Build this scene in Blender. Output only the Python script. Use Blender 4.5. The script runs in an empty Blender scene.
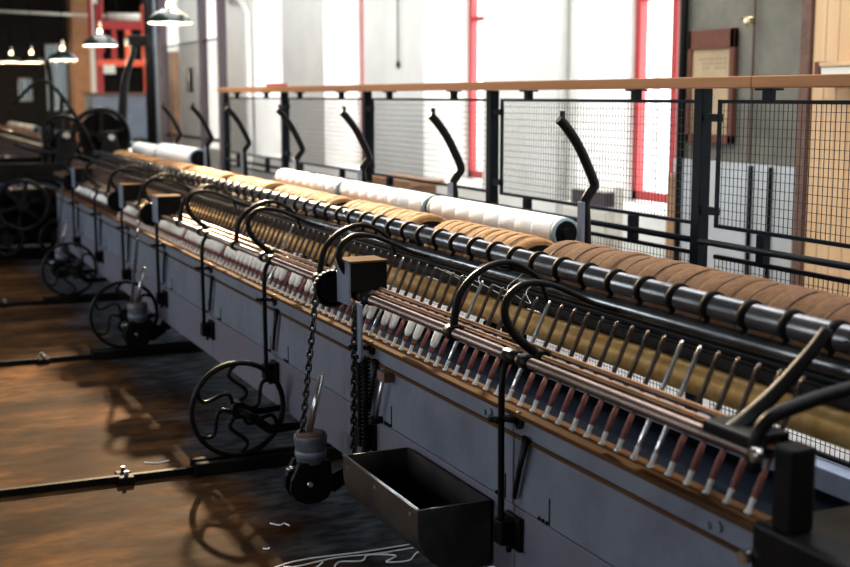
import bpy, math, random
from mathutils import Vector, Matrix
random.seed(7)
R = math.radians
COL = bpy.context.scene.collection
SC = bpy.context.scene

# ------------------------------------------------------------------ materials
def mat(name, color, rough=0.5, metal=0.0, spec=0.5, var=0.0, scale=6.0, color2=None, stretch=(1, 1, 1), bump=0.0, bscale=40.0, contrast=(0.35, 0.65), emit=None):
    m = bpy.data.materials.new(name); m.use_nodes = True
    nt = m.node_tree; b = nt.nodes['Principled BSDF']
    c = tuple(color) + (1,)
    b.inputs['Base Color'].default_value = c
    b.inputs['Roughness'].default_value = rough
    b.inputs['Metallic'].default_value = metal
    b.inputs['Specular IOR Level'].default_value = spec
    if color2 is not None or var or bump:
        tc = nt.nodes.new('ShaderNodeTexCoord'); mp = nt.nodes.new('ShaderNodeMapping')
        mp.inputs['Scale'].default_value = stretch
        nt.links.new(tc.outputs['Object'], mp.inputs['Vector'])
    if color2 is not None or var:
        if color2 is None:
            color2 = tuple(x * (1 - var) for x in color)
        n = nt.nodes.new('ShaderNodeTexNoise'); n.inputs['Scale'].default_value = scale
        n.inputs['Detail'].default_value = 6; n.inputs['Roughness'].default_value = 0.65
        nt.links.new(mp.outputs['Vector'], n.inputs['Vector'])
        r = nt.nodes.new('ShaderNodeValToRGB')
        r.color_ramp.elements[0].position = contrast[0]; r.color_ramp.elements[1].position = contrast[1]
        r.color_ramp.elements[0].color = c; r.color_ramp.elements[1].color = tuple(color2) + (1,)
        nt.links.new(n.outputs['Fac'], r.inputs['Fac']); nt.links.new(r.outputs['Color'], b.inputs['Base Color'])
    if bump:
        n2 = nt.nodes.new('ShaderNodeTexNoise'); n2.inputs['Scale'].default_value = bscale; n2.inputs['Detail'].default_value = 4
        nt.links.new(mp.outputs['Vector'], n2.inputs['Vector'])
        bp = nt.nodes.new('ShaderNodeBump'); bp.inputs['Strength'].default_value = bump; bp.inputs['Distance'].default_value = 0.01
        nt.links.new(n2.outputs['Fac'], bp.inputs['Height']); nt.links.new(bp.outputs['Normal'], b.inputs['Normal'])
    if emit:
        b.inputs['Emission Color'].default_value = tuple(emit[0]) + (1,); b.inputs['Emission Strength'].default_value = emit[1]
    return m

M = {}
M['panel'] = mat('blue_grey_paint', (.130, .142, .180), .5, color2=(.078, .084, .110), scale=5, bump=.15, bscale=30, contrast=(.45, .75))
M['skirt'] = mat('mauve_grey_paint', (.12, .095, .122), .55, color2=(.105, .11, .145), scale=4, bump=.15, bscale=30)
M['slate'] = mat('slate_paint', (.011, .014, .021), .9, spec=0.0, var=.4)
M['rust_wood'] = mat('worn_brown_wood', (.095, .045, .019), .9, spec=.02, color2=(.05, .026, .013), scale=20, stretch=(1, .15, 1))
M['iron'] = mat('black_iron', (.004, .004, .005), .42, spec=.09, color2=(.008, .007, .006), scale=14, bump=.1)
M['iron_dull'] = mat('dull_black_iron', (.004, .004, .0045), .6, spec=.02, color2=(.010, .008, .006), scale=8)
M['steel'] = mat('bright_steel', (.62, .61, .6), .28, metal=1)
M['spindle'] = mat('oily_steel', (.22, .16, .14), .28, metal=.85, color2=(.06, .04, .035), scale=30)
M['roller'] = mat('dark_polished_roller', (.25, .24, .24), .26, metal=.8, color2=(.11, .11, .115), scale=18, stretch=(1, .4, 1))
M['roller2'] = mat('grey_fluted_roller', (.30, .30, .31), .24, metal=.85, color2=(.12, .12, .12), scale=24, stretch=(1, .3, 1))
M['rod'] = mat('brown_steel_rod', (.34, .25, .21), .36, metal=.9, color2=(.16, .11, .09), scale=12, stretch=(1, .2, 1))
M['copper'] = mat('copper_rod', (.34, .185, .10), .36, metal=.9, color2=(.16, .085, .045), scale=12, stretch=(1, .2, 1))
M['drum'] = mat('yellow_varnished_wood', (.95, .63, .24), .6, color2=(.72, .36, .09), scale=16, bump=.1)
M['beam'] = mat('oily_dark_beam', (.007, .005, .004), .5, spec=.2, color2=(.016, .011, .008), scale=10, stretch=(1, .1, 1))
M['tan'] = mat('tan_roving', (.40, .215, .092), .9, spec=.15, color2=(.26, .13, .052), scale=40, bump=.3, bscale=120)
M['brown'] = mat('brown_roving', (.19, .10, .052), .9, spec=.1, color2=(.13, .066, .034), scale=40, bump=.3, bscale=120)
M['white'] = mat('white_sliver', (.90, .88, .82), .85, color2=(.85, .83, .77), scale=30, bump=.2, bscale=100)
M['cop'] = mat('white_cop_yarn', (.84, .82, .76), .8, color2=(.78, .75, .67), scale=60)
M['blue_band'] = mat('blue_grey_band', (.24, .33, .38), .6)
M['red_tube'] = mat('red_paper_tube', (.24, .07, .055), .6, spec=.3, color2=(.15, .05, .04), scale=50)
M['pale'] = mat('pale_bolster', (.66, .63, .60), .4)
M['handrail'] = mat('varnished_handrail_wood', (.28, .115, .042), .5, spec=.15, color2=(.36, .165, .07), scale=7, stretch=(1, .08, 1))
M['fence'] = mat('black_fence_paint', (.004, .006, .010), .45, spec=.08)
M['wire'] = mat('dark_mesh_wire', (.02, .02, .022), .45, spec=.2)
M['kerb'] = mat('blue_grey_kerb', (.27, .33, .45), .6, color2=(.22, .26, .35), scale=5)
M['wall'] = mat('white_limewash', (.80, .79, .74), .8, color2=(.72, .71, .66), scale=2.5, bump=.15, bscale=12)
M['pier'] = mat('grey_bare_plaster', (.095, .087, .066), .9, color2=(.185, .172, .135), scale=2.2, bump=.2, bscale=10, contrast=(.3, .7))
M['pale_board'] = mat('pale_blue_board', (.44, .47, .50), .6, color2=(.40, .40, .37), scale=3)
M['plank'] = mat('pine_plank', (.66, .43, .23), .55, color2=(.56, .34, .17), scale=5, stretch=(1, 1, .06))
M['red'] = mat('red_gloss_paint', (.38, .04, .042), .5, spec=.2)
M['orange'] = mat('orange_red_paint', (.75, .09, .03), .45)
M['ceiling'] = mat('sooty_ceiling', (.03, .027, .025), .9, spec=.1, var=.3)
M['dark_wall'] = mat('dark_brick_wall', (.022, .018, .016), .9, spec=.1, var=.4, scale=9)
M['brick'] = mat('orange_brick', (.42, .2, .09), .8, color2=(.3, .14, .06), scale=10)
M['enamel'] = mat('green_black_enamel', (.012, .022, .018), .22)
M['enamel_in'] = mat('white_enamel', (.85, .84, .78), .35)
M['brass'] = mat('brass_fitting', (.75, .62, .4), .25, metal=1)
M['bulb'] = mat('glowing_bulb', (1, .9, .7), .3, emit=((1, .76, .42), 9))
M['thread'] = mat('white_thread', (.8, .8, .8), .8)
M['bench'] = mat('bench_wood', (.36, .19, .09), .5, color2=(.24, .12, .06), scale=6, stretch=(1, .1, 1))
M['notice_frame'] = mat('mahogany_frame', (.14, .05, .03), .5, spec=.2, var=.3)
M['notice'] = mat('yellowed_paper', (.42, .31, .18), .8, color2=(.30, .21, .11), scale=3)
M['ink'] = mat('faded_ink', (.16, .12, .08), .8)
M['crate'] = mat('dark_crate', (.07, .05, .06), .7)
M['cream'] = mat('cream_paint', (.72, .68, .58), .6)
M['rusty'] = mat('rusty_iron', (.16, .075, .045), .7, color2=(.08, .04, .03), scale=20)
M['trough'] = mat('oily_sheet_iron', (.022, .022, .025), .4, metal=.4, color2=(.06, .05, .04), scale=7, bump=.1)
M['machine_grey'] = mat('blue_grey_machine', (.16, .19, .24), .5, var=.3)
M['chain'] = mat('worn_chain_iron', (.06, .06, .064), .28, metal=.85)
M['pot'] = mat('grey_cast_iron', (.14, .15, .18), .45, metal=.3, color2=(.05, .05, .06), scale=14)

def glass_mat():
    m = bpy.data.materials.new('window_glass'); m.use_nodes = True
    nt = m.node_tree; nt.nodes.clear()
    o = nt.nodes.new('ShaderNodeOutputMaterial'); mx = nt.nodes.new('ShaderNodeMixShader')
    t = nt.nodes.new('ShaderNodeBsdfTransparent'); g = nt.nodes.new('ShaderNodeBsdfGlossy')
    t.inputs[0].default_value = (.96, .98, .98, 1); g.inputs['Roughness'].default_value = .03
    mx.inputs[0].default_value = .06
    nt.links.new(t.outputs[0], mx.inputs[1]); nt.links.new(g.outputs[0], mx.inputs[2]); nt.links.new(mx.outputs[0], o.inputs[0])
    return m
M['glass'] = glass_mat()
M['dimmed_glass'] = glass_mat(); M['dimmed_glass'].name = 'dimmed_glass'  # gable panes tinted dark so the daylight behind them looks dimmer
for _n in M['dimmed_glass'].node_tree.nodes:
    if _n.type == 'BSDF_TRANSPARENT': _n.inputs[0].default_value = (.2, .225, .23, 1)

def floor_mat():
    m = bpy.data.materials.new('oiled_brown_floor'); m.use_nodes = True
    nt = m.node_tree; b = nt.nodes['Principled BSDF']; L = nt.links.new; b.inputs['Specular IOR Level'].default_value = 0.006
    tc = nt.nodes.new('ShaderNodeTexCoord')
    mp = nt.nodes.new('ShaderNodeMapping'); mp.inputs['Scale'].default_value = (.55, 1.15, 1); L(tc.outputs['Object'], mp.inputs['Vector'])
    n = nt.nodes.new('ShaderNodeTexNoise'); n.inputs['Scale'].default_value = 1.7; n.inputs['Detail'].default_value = 8; n.inputs['Roughness'].default_value = .70
    L(mp.outputs[0], n.inputs['Vector'])
    r = nt.nodes.new('ShaderNodeValToRGB'); e = r.color_ramp.elements
    e[0].position = .33; e[0].color = (.006, .0036, .0022, 1); e[1].position = .68; e[1].color = (.115, .052, .019, 1)
    x = e.new(.5); x.color = (.038, .0185, .0078, 1)
    L(n.outputs['Fac'], r.inputs['Fac'])
    n2 = nt.nodes.new('ShaderNodeTexNoise'); n2.inputs['Scale'].default_value = 16; n2.inputs['Detail'].default_value = 8
    L(mp.outputs[0], n2.inputs['Vector'])
    r2 = nt.nodes.new('ShaderNodeValToRGB'); r2.color_ramp.elements[0].position = .35; r2.color_ramp.elements[1].position = .6
    r2.color_ramp.elements[0].color = (.42, .42, .45, 1)
    L(n2.outputs['Fac'], r2.inputs['Fac'])
    mx = nt.nodes.new('ShaderNodeMix'); mx.data_type = 'RGBA'; mx.blend_type = 'MULTIPLY'; mx.inputs['Factor'].default_value = .8
    L(r.outputs['Color'], mx.inputs['A']); L(r2.outputs['Color'], mx.inputs['B']); 
    # blue grey tone blended in towards the machine side, with a ragged edge
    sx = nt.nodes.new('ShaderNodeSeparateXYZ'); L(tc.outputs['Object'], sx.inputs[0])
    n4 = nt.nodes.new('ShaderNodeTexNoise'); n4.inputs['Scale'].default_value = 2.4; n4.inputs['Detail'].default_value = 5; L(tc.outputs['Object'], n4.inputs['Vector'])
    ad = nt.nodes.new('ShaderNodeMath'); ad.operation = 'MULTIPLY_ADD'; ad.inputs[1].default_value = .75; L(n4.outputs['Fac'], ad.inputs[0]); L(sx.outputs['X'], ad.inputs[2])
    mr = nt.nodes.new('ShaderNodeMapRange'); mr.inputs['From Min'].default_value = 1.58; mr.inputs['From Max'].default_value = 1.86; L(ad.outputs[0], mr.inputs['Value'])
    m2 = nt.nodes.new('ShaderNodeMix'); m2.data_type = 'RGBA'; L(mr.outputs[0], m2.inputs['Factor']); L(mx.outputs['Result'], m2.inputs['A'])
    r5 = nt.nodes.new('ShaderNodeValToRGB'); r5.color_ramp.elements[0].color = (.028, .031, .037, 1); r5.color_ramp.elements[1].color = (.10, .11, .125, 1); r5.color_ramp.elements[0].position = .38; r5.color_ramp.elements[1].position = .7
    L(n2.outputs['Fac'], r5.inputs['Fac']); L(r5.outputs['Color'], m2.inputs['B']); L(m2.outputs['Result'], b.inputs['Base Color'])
    r3 = nt.nodes.new('ShaderNodeMapRange'); r3.inputs['To Min'].default_value = .6; r3.inputs['To Max'].default_value = .85
    L(n2.outputs['Fac'], r3.inputs['Value']); L(r3.outputs['Result'], b.inputs['Roughness'])
    bp = nt.nodes.new('ShaderNodeBump'); bp.inputs['Strength'].default_value = .12; bp.inputs['Distance'].default_value = .01
    L(n2.outputs['Fac'], bp.inputs['Height']); L(bp.outputs['Normal'], b.inputs['Normal'])
    return m
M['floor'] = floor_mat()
M['floor_grey'] = mat('pale_concrete', (.42, .42, .41), .6, color2=(.33, .33, .33), scale=2)

# ------------------------------------------------------------------ mesh builder
class MB:
    def __init__(s): s.v = []; s.f = []; s.sm = []
    def add(s, vs, fs, smooth=False):
        o = len(s.v); s.v += [tuple(v) for v in vs]
        s.f += [tuple(i + o for i in f) for f in fs]; s.sm += [smooth] * len(fs); return s
    def box(s, x0, x1, y0, y1, z0, z1):
        v = [(x0, y0, z0), (x1, y0, z0), (x1, y1, z0), (x0, y1, z0), (x0, y0, z1), (x1, y0, z1), (x1, y1, z1), (x0, y1, z1)]
        return s.add(v, [(0, 3, 2, 1), (4, 5, 6, 7), (0, 1, 5, 4), (1, 2, 6, 5), (2, 3, 7, 6), (3, 0, 4, 7)])
    def prism(s, poly, y0, y1):          # polygon in XZ swept along Y
        n = len(poly); v = [(x, y0, z) for x, z in poly] + [(x, y1, z) for x, z in poly]
        f = [tuple(range(n)), tuple(range(2 * n - 1, n - 1, -1))] + [(i, i + n, (i + 1) % n + n, (i + 1) % n) for i in range(n)]
        return s.add(v, f)
    def prismz(s, poly, z0, z1):         # polygon in XY swept along Z
        n = len(poly); v = [(x, y, z0) for x, y in poly] + [(x, y, z1) for x, y in poly]
        f = [tuple(range(n - 1, -1, -1)), tuple(range(n, 2 * n))] + [(i, (i + 1) % n, (i + 1) % n + n, i + n) for i in range(n)]
        return s.add(v, f)
    def tube(s, pts, r, n=8, closed=False, flat=None, ref=None):   # r a number or a list; flat = (a,b) scales of the section
        P = [Vector(p) for p in pts]; k = len(P); vs = []; fs = []
        rr = r if isinstance(r, (list, tuple)) else [r] * k
        if len(rr) != k:                       # stretch the list of radii over the path
            q = rr; rr = []
            for i in range(k):
                t = i / (k - 1) * (len(q) - 1); j = min(int(t), len(q) - 2); rr.append(q[j] + (q[j + 1] - q[j]) * (t - j))
        prev = None
        for i in range(k):
            if closed: t = P[(i + 1) % k] - P[i - 1]
            else: t = P[min(i + 1, k - 1)] - P[max(i - 1, 0)]
            t.normalize()
            if prev is None:
                a = Vector(ref) if ref else (Vector((0, 1, 0)) if abs(t.y) < .9 else Vector((0, 0, 1)))
                u = (a - t * a.dot(t)).normalized()
            else:
                u = (prev - t * prev.dot(t)).normalized()
            prev = u; w = t.cross(u)
            fa, fb = flat if flat else (1, 1)
            for j in range(n):
                an = 2 * math.pi * (j + .5) / n
                vs.append(P[i] + u * (math.cos(an) * rr[i] * fa) + w * (math.sin(an) * rr[i] * fb))
        for i in range(k if closed else k - 1):
            for j in range(n):
                a = i * n + j; b = i * n + (j + 1) % n; c = ((i + 1) % k) * n + (j + 1) % n; d = ((i + 1) % k) * n + j
                fs.append((a, b, c, d))
        s.add(vs, fs, n > 4)
        if not closed:
            o = len(s.v) - k * n
            s.f += [tuple(o + j for j in range(n - 1, -1, -1)), tuple(o + (k - 1) * n + j for j in range(n))]; s.sm += [False, False]
        return s
    def cyl(s, a, b, r, n=16, r2=None): return s.tube([a, b], [r, r if r2 is None else r2], n)
    def bar(s, a, b, w=.01, h=None):     # square bar
        h = h or w
        return s.tube([a, b], 1, 4, flat=(w / math.sqrt(2), h / math.sqrt(2)))
    def lathe(s, prof, origin=(0, 0, 0), axis='z', n=24, caps=True):  # prof: (radius, along)
        o = Vector(origin); vs = []; k = len(prof)
        for r, h in prof:
            for j in range(n):
                a = 2 * math.pi * j / n; c, d = math.cos(a) * r, math.sin(a) * r
                p = {'z': (c, d, h), 'y': (d, h, c), 'x': (h, c, d)}[axis]
                vs.append(o + Vector(p))
        fs = [(i * n + j, i * n + (j + 1) % n, (i + 1) * n + (j + 1) % n, (i + 1) * n + j) for i in range(k - 1) for j in range(n)]
        s.add(vs, fs, True)
        if caps:
            b = len(s.v) - k * n
            s.f += [tuple(b + j for j in range(n - 1, -1, -1)), tuple(b + (k - 1) * n + j for j in range(n))]; s.sm += [False, False]
        return s
    def mesh(s, name, material, origin=(0, 0, 0), local=False):
        ox, oy, oz = origin
        me = bpy.data.meshes.new(name)
        vv = [(x * K, y * K, z * K) for x, y, z in s.v] if local else [sc(v) for v in s.v]
        me.from_pydata([(x - ox, y - oy, z - oz) for x, y, z in vv], [], s.f)
        for p, q in zip(me.polygons, s.sm): p.use_smooth = q
        me.materials.append(material); me.update()
        return me

ORG = {}
GS = False; K = 1.085                  # the machine is laid out in its own measure and set out at K times that, seen from eye height
def sc(p):
    if not GS: return tuple(p)
    return (p[0] * K, p[1] * K, max(0.0, 1.5 + (p[2] - 1.5) * K))
def link(name, me, parent=None, loc=(0, 0, 0), rot=(0, 0, 0)):
    o = bpy.data.objects.new(name, me); COL.objects.link(o)
    if parent: o.parent = parent
    o.location = loc; o.rotation_euler = rot
    return o
def recalc(me):
    import bmesh
    bm = bmesh.new(); bm.from_mesh(me); bmesh.ops.recalc_face_normals(bm, faces=bm.faces); bm.to_mesh(me); bm.free()
def bevel(o, w=.003, seg=2):
    md = o.modifiers.new('edge', 'BEVEL'); md.width = w; md.segments = seg; md.limit_method = 'ANGLE'; md.angle_limit = R(40)
    return o
def tag(o, label, cat, group=None, kind=None):
    if label: o['label'] = label
    if cat: o['category'] = cat
    if group: o['group'] = group
    if kind: o['kind'] = kind
    return o
def thing(name, loc, label, cat, group=None):
    loc = sc(loc)
    o = bpy.data.objects.new(name, None); COL.objects.link(o); o.location = loc; o.empty_display_size = .05
    ORG[o.name] = loc
    return tag(o, label, cat, group)
def part(name, mb, m, parent, bev=0, label=None, kind=None):   # mb in world coordinates
    org = ORG[parent.name]
    me = mb.mesh(name, m, org); recalc(me)
    o = link(name, me, parent); ORG[o.name] = org
    if bev: bevel(o, bev)
    if label: o['label'] = label
    if kind: o['kind'] = kind
    return o
def solo(name, mb, m, label=None, cat=None, group=None, kind=None, bev=0, origin=None):
    if origin is None:
        xs = list(zip(*[sc(v) for v in mb.v])); origin = ((min(xs[0]) + max(xs[0])) / 2, (min(xs[1]) + max(xs[1])) / 2, min(xs[2]))
    me = mb.mesh(name, m, origin); recalc(me)
    o = link(name, me, None, origin); ORG[o.name] = origin
    if bev: bevel(o, bev)
    return tag(o, label, cat, group, kind)
def struct(name, mb, m, bev=0): return solo(name, mb, m, kind='structure', bev=bev, origin=(0, 0, 0))
def curve_pts(pts, n=6):               # Catmull-Rom through points
    P = [Vector(p) for p in pts]; out = []
    for i in range(len(P) - 1):
        a = P[max(i - 1, 0)]; b = P[i]; c = P[i + 1]; d = P[min(i + 2, len(P) - 1)]
        for k in range(n):
            t = k / n
            out.append(.5 * ((2 * b) + (c - a) * t + (2 * a - 5 * b + 4 * c - d) * t * t + (3 * b - a - 3 * c + d) * t ** 3))
    out.append(P[-1]); return out

ORD = ['first', 'second', 'third', 'fourth', 'fifth', 'sixth', 'seventh', 'eighth', 'ninth', 'tenth', 'eleventh', 'twelfth', 'thirteenth', 'fourteenth', 'fifteenth', 'sixteenth', 'seventeenth', 'eighteenth', 'nineteenth', 'twentieth']

# ------------------------------------------------------------------ setting
XW, XF = 5.3, 5.735
YB, YE, XL, ZC = -3.5, 26.0, -4.6, 3.9
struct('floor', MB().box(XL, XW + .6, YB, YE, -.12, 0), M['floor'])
struct('trim_3', MB().box(3.08, XW, YB, 11.4, 0.0, .012), M['floor_grey'])
mb = MB().box(XL, XW + .6, YB, YE, ZC, ZC + .15)
for y in range(0, 26, 3): mb.box(XL, XW, y - .12, y + .12, ZC - .32, ZC)
struct('ceiling', mb, M['ceiling'])
struct('wall_far', MB().box(XL, 2.84, YE, YE + .3, 0, ZC).box(3.12, 3.38, YE, YE + .3, 0, ZC).box(3.8, XW + .6, YE, YE + .3, 0, ZC)
       .box(2.84, 3.12, YE, YE + .3, 0, 1.39).box(2.84, 3.12, YE, YE + .3, 1.84, ZC).box(3.38, 3.8, YE, YE + .3, 0, 1.2).box(3.38, 3.8, YE, YE + .3, 2.5, ZC), M['dark_wall'])
struct('wall_back', MB().box(XL, XW + .6, YB - .3, YB, 0, ZC), M['dark_wall'])

def window_unit(name, x, yc, hw, z0, z1, sgn):
    """red casement; x is the plane of the frame, sgn points out of doors"""
    t = .075; mb = MB(); xa, xb = sorted((x, x + sgn * .07))
    mb.box(xa, xb, yc - hw, yc - hw + t, z0, z1).box(xa, xb, yc + hw - t, yc + hw, z0, z1)
    mb.box(xa, xb, yc - hw, yc + hw, z0, z0 + t).box(xa, xb, yc - hw, yc + hw, z1 - t, z1)
    mb.box(xa + .01, xb - .01, yc - .038, yc + .038, z0, z1)
    for z in (z0 + (z1 - z0) * .62,): mb.box(xa + .01, xb - .01, yc - hw, yc + hw, z - .025, z + .025)
    f = struct(name, mb, M['red'])
    g = MB().box(x + sgn * .03, x + sgn * .036, yc - hw + t, yc + hw - t, z0 + t, z1 - t)
    me = g.mesh('pane', M['glass']); recalc(me); link('pane', me, f)
    return f

# wall with the windows (thick mill wall, splayed reveals); windows every 3.07 m
PIT = 3.07; Z0W, Z1W = .66, 3.25
wk = range(-4, 6)
mb = MB()
mb.box(XW, XF + .25, YB, YE, 0, Z0W - .02); mb.box(XW, XF + .25, YB, YE, Z1W, ZC)
pm = None
for k in wk:
    c = 8.21 + PIT * k
    # pier between window k-1 and window k
    poly = [(XW, c + .68 - PIT), (XW, c - .68), (XF, c - .53), (XF + .25, c - .53), (XF + .25, c + .53 - PIT), (XF, c + .53 - PIT)]
    if k == 0:
        struct('wall_right.001', MB().prismz(poly, Z0W - .02, Z1W).box(XW - .012, XW, c + .68 - PIT, c - .68, 0, Z0W - .02), M['pier'])
    else: mb.prismz(poly, Z0W - .02, Z1W)
c = 8.21 + PIT * 6
mb.prismz([(XW, c + .68 - PIT), (XW, YE), (XF + .25, YE), (XF + .25, c + .53 - PIT), (XF, c + .53 - PIT)], Z0W - .02, Z1W)
mb.prismz([(XW, YB), (XW, 8.21 - 4 * PIT - .68), (XF, 8.21 - 4 * PIT - .53), (XF + .25, 8.21 - 4 * PIT - .53), (XF + .25, YB)], Z0W - .02, Z1W)
struct('wall_right', mb, M['wall'])
for i, k in enumerate(wk): window_unit('window_%d' % (i + 1), XF, 8.21 + PIT * k, .53, Z0W, Z1W, 1)

# wall on the camera's side of the machine, with the same windows
mb = MB().box(XL - .4, XL, YB, YE, 0, .9).box(XL - .4, XL, YB, YE, 3.3, ZC)
prev = YB
LW = [-1.2, 2.4, 6.0, 9.6, 13.2]
for y in LW:
    mb.box(XL - .4, XL, prev, y - .7, .9, 3.3); prev = y + .7
mb.box(XL - .4, XL, prev, YE, .9, 3.3)
struct('wall_left', mb, M['dark_wall'])
for i, y in enumerate(LW): window_unit('window_%d' % (i + 11), XL - .2, y, .7, .9, 3.3, -1)
# two small windows of the far gable
for i, (xa, xb, za, zb) in enumerate([(2.84, 3.12, 1.39, 1.84), (3.38, 3.8, 1.2, 2.5)]):
    mb = MB().box(xa, xa + .03, YE + .1, YE + .15, za, zb).box(xb - .03, xb, YE + .1, YE + .15, za, zb).box(xa, xb, YE + .1, YE + .15, za, za + .03).box(xa, xb, YE + .1, YE + .15, zb - .03, zb).box((xa + xb) / 2 - .012, (xa + xb) / 2 + .012, YE + .1, YE + .15, za, zb)
    f = struct('window_%d' % (i + 16), mb, M['cream'])
    me = MB().box(xa + .03, xb - .03, YE + .12, YE + .126, za + .03, zb - .03).mesh('pane', M['dimmed_glass']); link('pane', me, f)

struct('trim_2', MB().box(XW - .04, XW - .013, 7.43, 7.56, .014, .95), M['bench'], .004)
# pale boarding and pipes along the foot of the grey pier
mb = MB().box(XW - .035, XW - .013, 6.2, 7.5, .014, 1.06)
struct('trim_1', mb, M['pale_board'], .004)
for i, y in enumerate((6.62, 6.42)):
    solo('wall_batten', MB().box(XW - .06, XW - .036, y - .011, y + .011, .014, 1.05), M['iron_dull'],
         ['dark upright strip on the pale boards below the grey plaster, next to the notice board', 'dark upright strip on the pale boards below the grey plaster, next to the pine planks'][i], 'batten', 'battens on the pale boarding')
t = thing('conduit', (XW - .04, 7.40, 0.014), 'black vertical pipe fixed to the wall between red window and notice board', 'pipe')
part('pipe', MB().cyl((XW - .04, 7.41, .014), (XW - .04, 7.41, 3.6), .028, 12), M['iron'], t)
part('clip', MB().box(XW - .075, XW, 7.37, 7.45, 2.3, 2.33), M['iron'], t)
t = thing('tap_pipe', (XW - .03, 6.66, 1.06), 'thin grey pipe with a brass tap on the grey plaster wall', 'pipe')
part('pipe', MB().cyl((XW - .03, 6.66, 1.06), (XW - .03, 6.66, 3.6), .008, 10), M['rusty'], t)
part('tap', MB().cyl((XW - .03, 6.66, 1.97), (XW - .1, 6.66, 1.97), .018, 10).cyl((XW - .085, 6.60, 1.99), (XW - .085, 6.72, 1.99), .009, 8).cyl((XW - .1, 6.66, 1.985), (XW - .1, 6.66, 1.93), .013, 10), M['brass'], t)
t = thing('white_pipe', (XW - .05, 9.06, 0), 'white painted pipe running up the white pier beyond the first red window', 'pipe')
part('pipe', MB().cyl((XW - .05, 9.06, .0), (XW - .05, 9.06, 3.8), .04, 12), M['wall'], t)
part('collar', MB().cyl((XW - .05, 9.06, 1.2), (XW - .05, 9.06, 1.26), .052, 12), M['wall'], t)
t = thing('white_downpipe', (XW - .06, 18.2, 0), 'white bent pipe on the wall above the far end of the handrail', 'pipe')
part('pipe', MB().tube(curve_pts([(XW - .06, 18.2, 0), (XW - .06, 18.2, 2.4), (XW - .06, 18.25, 2.75), (XW - .06, 18.7, 2.95), (XW - .06, 19.4, 3.0)]), .06, 10), M['wall'], t)
t = thing('pull_cord', (XW - .04, 12.55, 1.78), 'thin grey cord with a toggle hanging on the white pier', 'cord')
part('cord', MB().cyl((XW - .04, 12.55, 1.85), (XW - .04, 12.55, 3.9), .009, 6), M['iron_dull'], t)
part('toggle', MB().lathe([(.006, .0), (.02, .02), (.02, .07), (.008, .09)], (XW - .04, 12.55, 1.78), n=10), M['iron_dull'], t)

# notice board
t = thing('notice_board', (XW - .02, 7.09, 1.17), 'yellowed paper notice in a dark red wooden frame on the grey plaster', 'notice board')
y0, y1, z0, z1 = 6.84, 7.35, 1.18, 1.94
fx = (XW - .045, XW - .012)
part('frame', MB().box(*fx, y0, y0 + .05, z0, z1).box(*fx, y1 - .04, y1, z0, z1).box(*fx, y0, y1, z1 - .13, z1).box(*fx, y0, y1, z0, z0 + .06), M['notice_frame'], t, .004)
part('paper', MB().box(XW - .028, XW - .014, y0 + .05, y1 - .04, z0 + .06, z1 - .13), M['notice'], t)
mb = MB()
for i in range(3):
    for j in range(7):
        if random.random() < .8: mb.box(XW - .030, XW - .0285, y0 + .1 + j * .045, y0 + .1 + j * .045 + .03, 1.74 - i * .03, 1.747 - i * .03)
for j in range(3): mb.box(XW - .030, XW - .0285, y0 + .26 + j * .02, y0 + .27 + j * .02, 1.28, 1.29)
part('print', mb, M['ink'], t)

# pine plank partition
t = thing('plank_partition', (5.2, 5.3, .012), 'upright pine plank partition against the window wall beyond the fence', 'partition')
y = 5.945
i = 0
while y > 3.9:
    w = .105
    part('plank', MB().box(5.14, 5.175, y - w + .006, y, .014, 3.6), M['plank'], t, .004); y -= w
part('post', MB().box(5.12, 5.24, 5.955, 6.04, .014, 3.6), M['rusty'], t, .004)
part('rail', MB().box(5.177, 5.235, 3.95, 5.94, 1.2, 1.3).box(5.177, 5.235, 3.95, 5.94, 2.6, 2.7), M['plank'], t)
t = thing('wall_box', (5.05, 5.72, 1.58), 'small pale wooden box with a dark end fixed on the pine planks', 'box')
part('body', MB().box(5.0, 5.135, 5.2, 5.715, 1.555, 1.66), M['cream'], t, .004)
part('lid', MB().box(4.99, 5.137, 5.19, 5.72, 1.662, 1.685), M['plank'], t, .003)
part('end', MB().box(4.99, 5.137, 5.721, 5.76, 1.55, 1.69), M['notice_frame'], t, .003)

# crate on a cabinet and a bench behind the fence
t = thing('cabinet', (4.5, 7.25, .012), 'cream cabinet standing behind the wire fence below the first red window', 'cabinet')
part('body', MB().box(4.42, 4.50, 7.0, 7.6, .014, .775), M['cream'], t, .006)
part('door', MB().box(4.4, 4.418, 7.02, 7.28, .08, .74), M['cream'], t, .004)
part('door', MB().box(4.4, 4.418, 7.30, 7.56, .08, .74), M['cream'], t, .004)
part('post', MB().box(4.4, 4.43, 6.84, 6.90, .014, .92), M['cream'], t, .004)
part('rail', MB().box(4.42, 4.44, 6.90, 7.0, .60, .66), M['cream'], t)
t = thing('crate', (4.45, 7.22, .78), 'dark low crate lying on top of the cream cabinet', 'crate')
part('box', MB().box(4.40, 4.50, 7.02, 7.44, .777, .87), M['crate'], t, .004)
part('lid', MB().box(4.395, 4.505, 7.01, 7.45, .871, .885), M['cream'], t, .003)
t = thing('bench', (4.6, 10.9, .012), 'brown wooden bench behind the fence beside the white pier', 'bench')
part('seat', MB().box(4.4, 4.75, 10.25, 11.3, .70, .75), M['bench'], t, .004)
part('front_board', MB().box(4.4, 4.43, 10.26, 11.29, .60, .698), M['bench'], t, .004)
for yy in (10.35, 10.9, 11.2):
    part('leg', MB().box(4.44, 4.70, yy - .03, yy + .03, .014, .698), M['bench'], t, .004)

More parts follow.
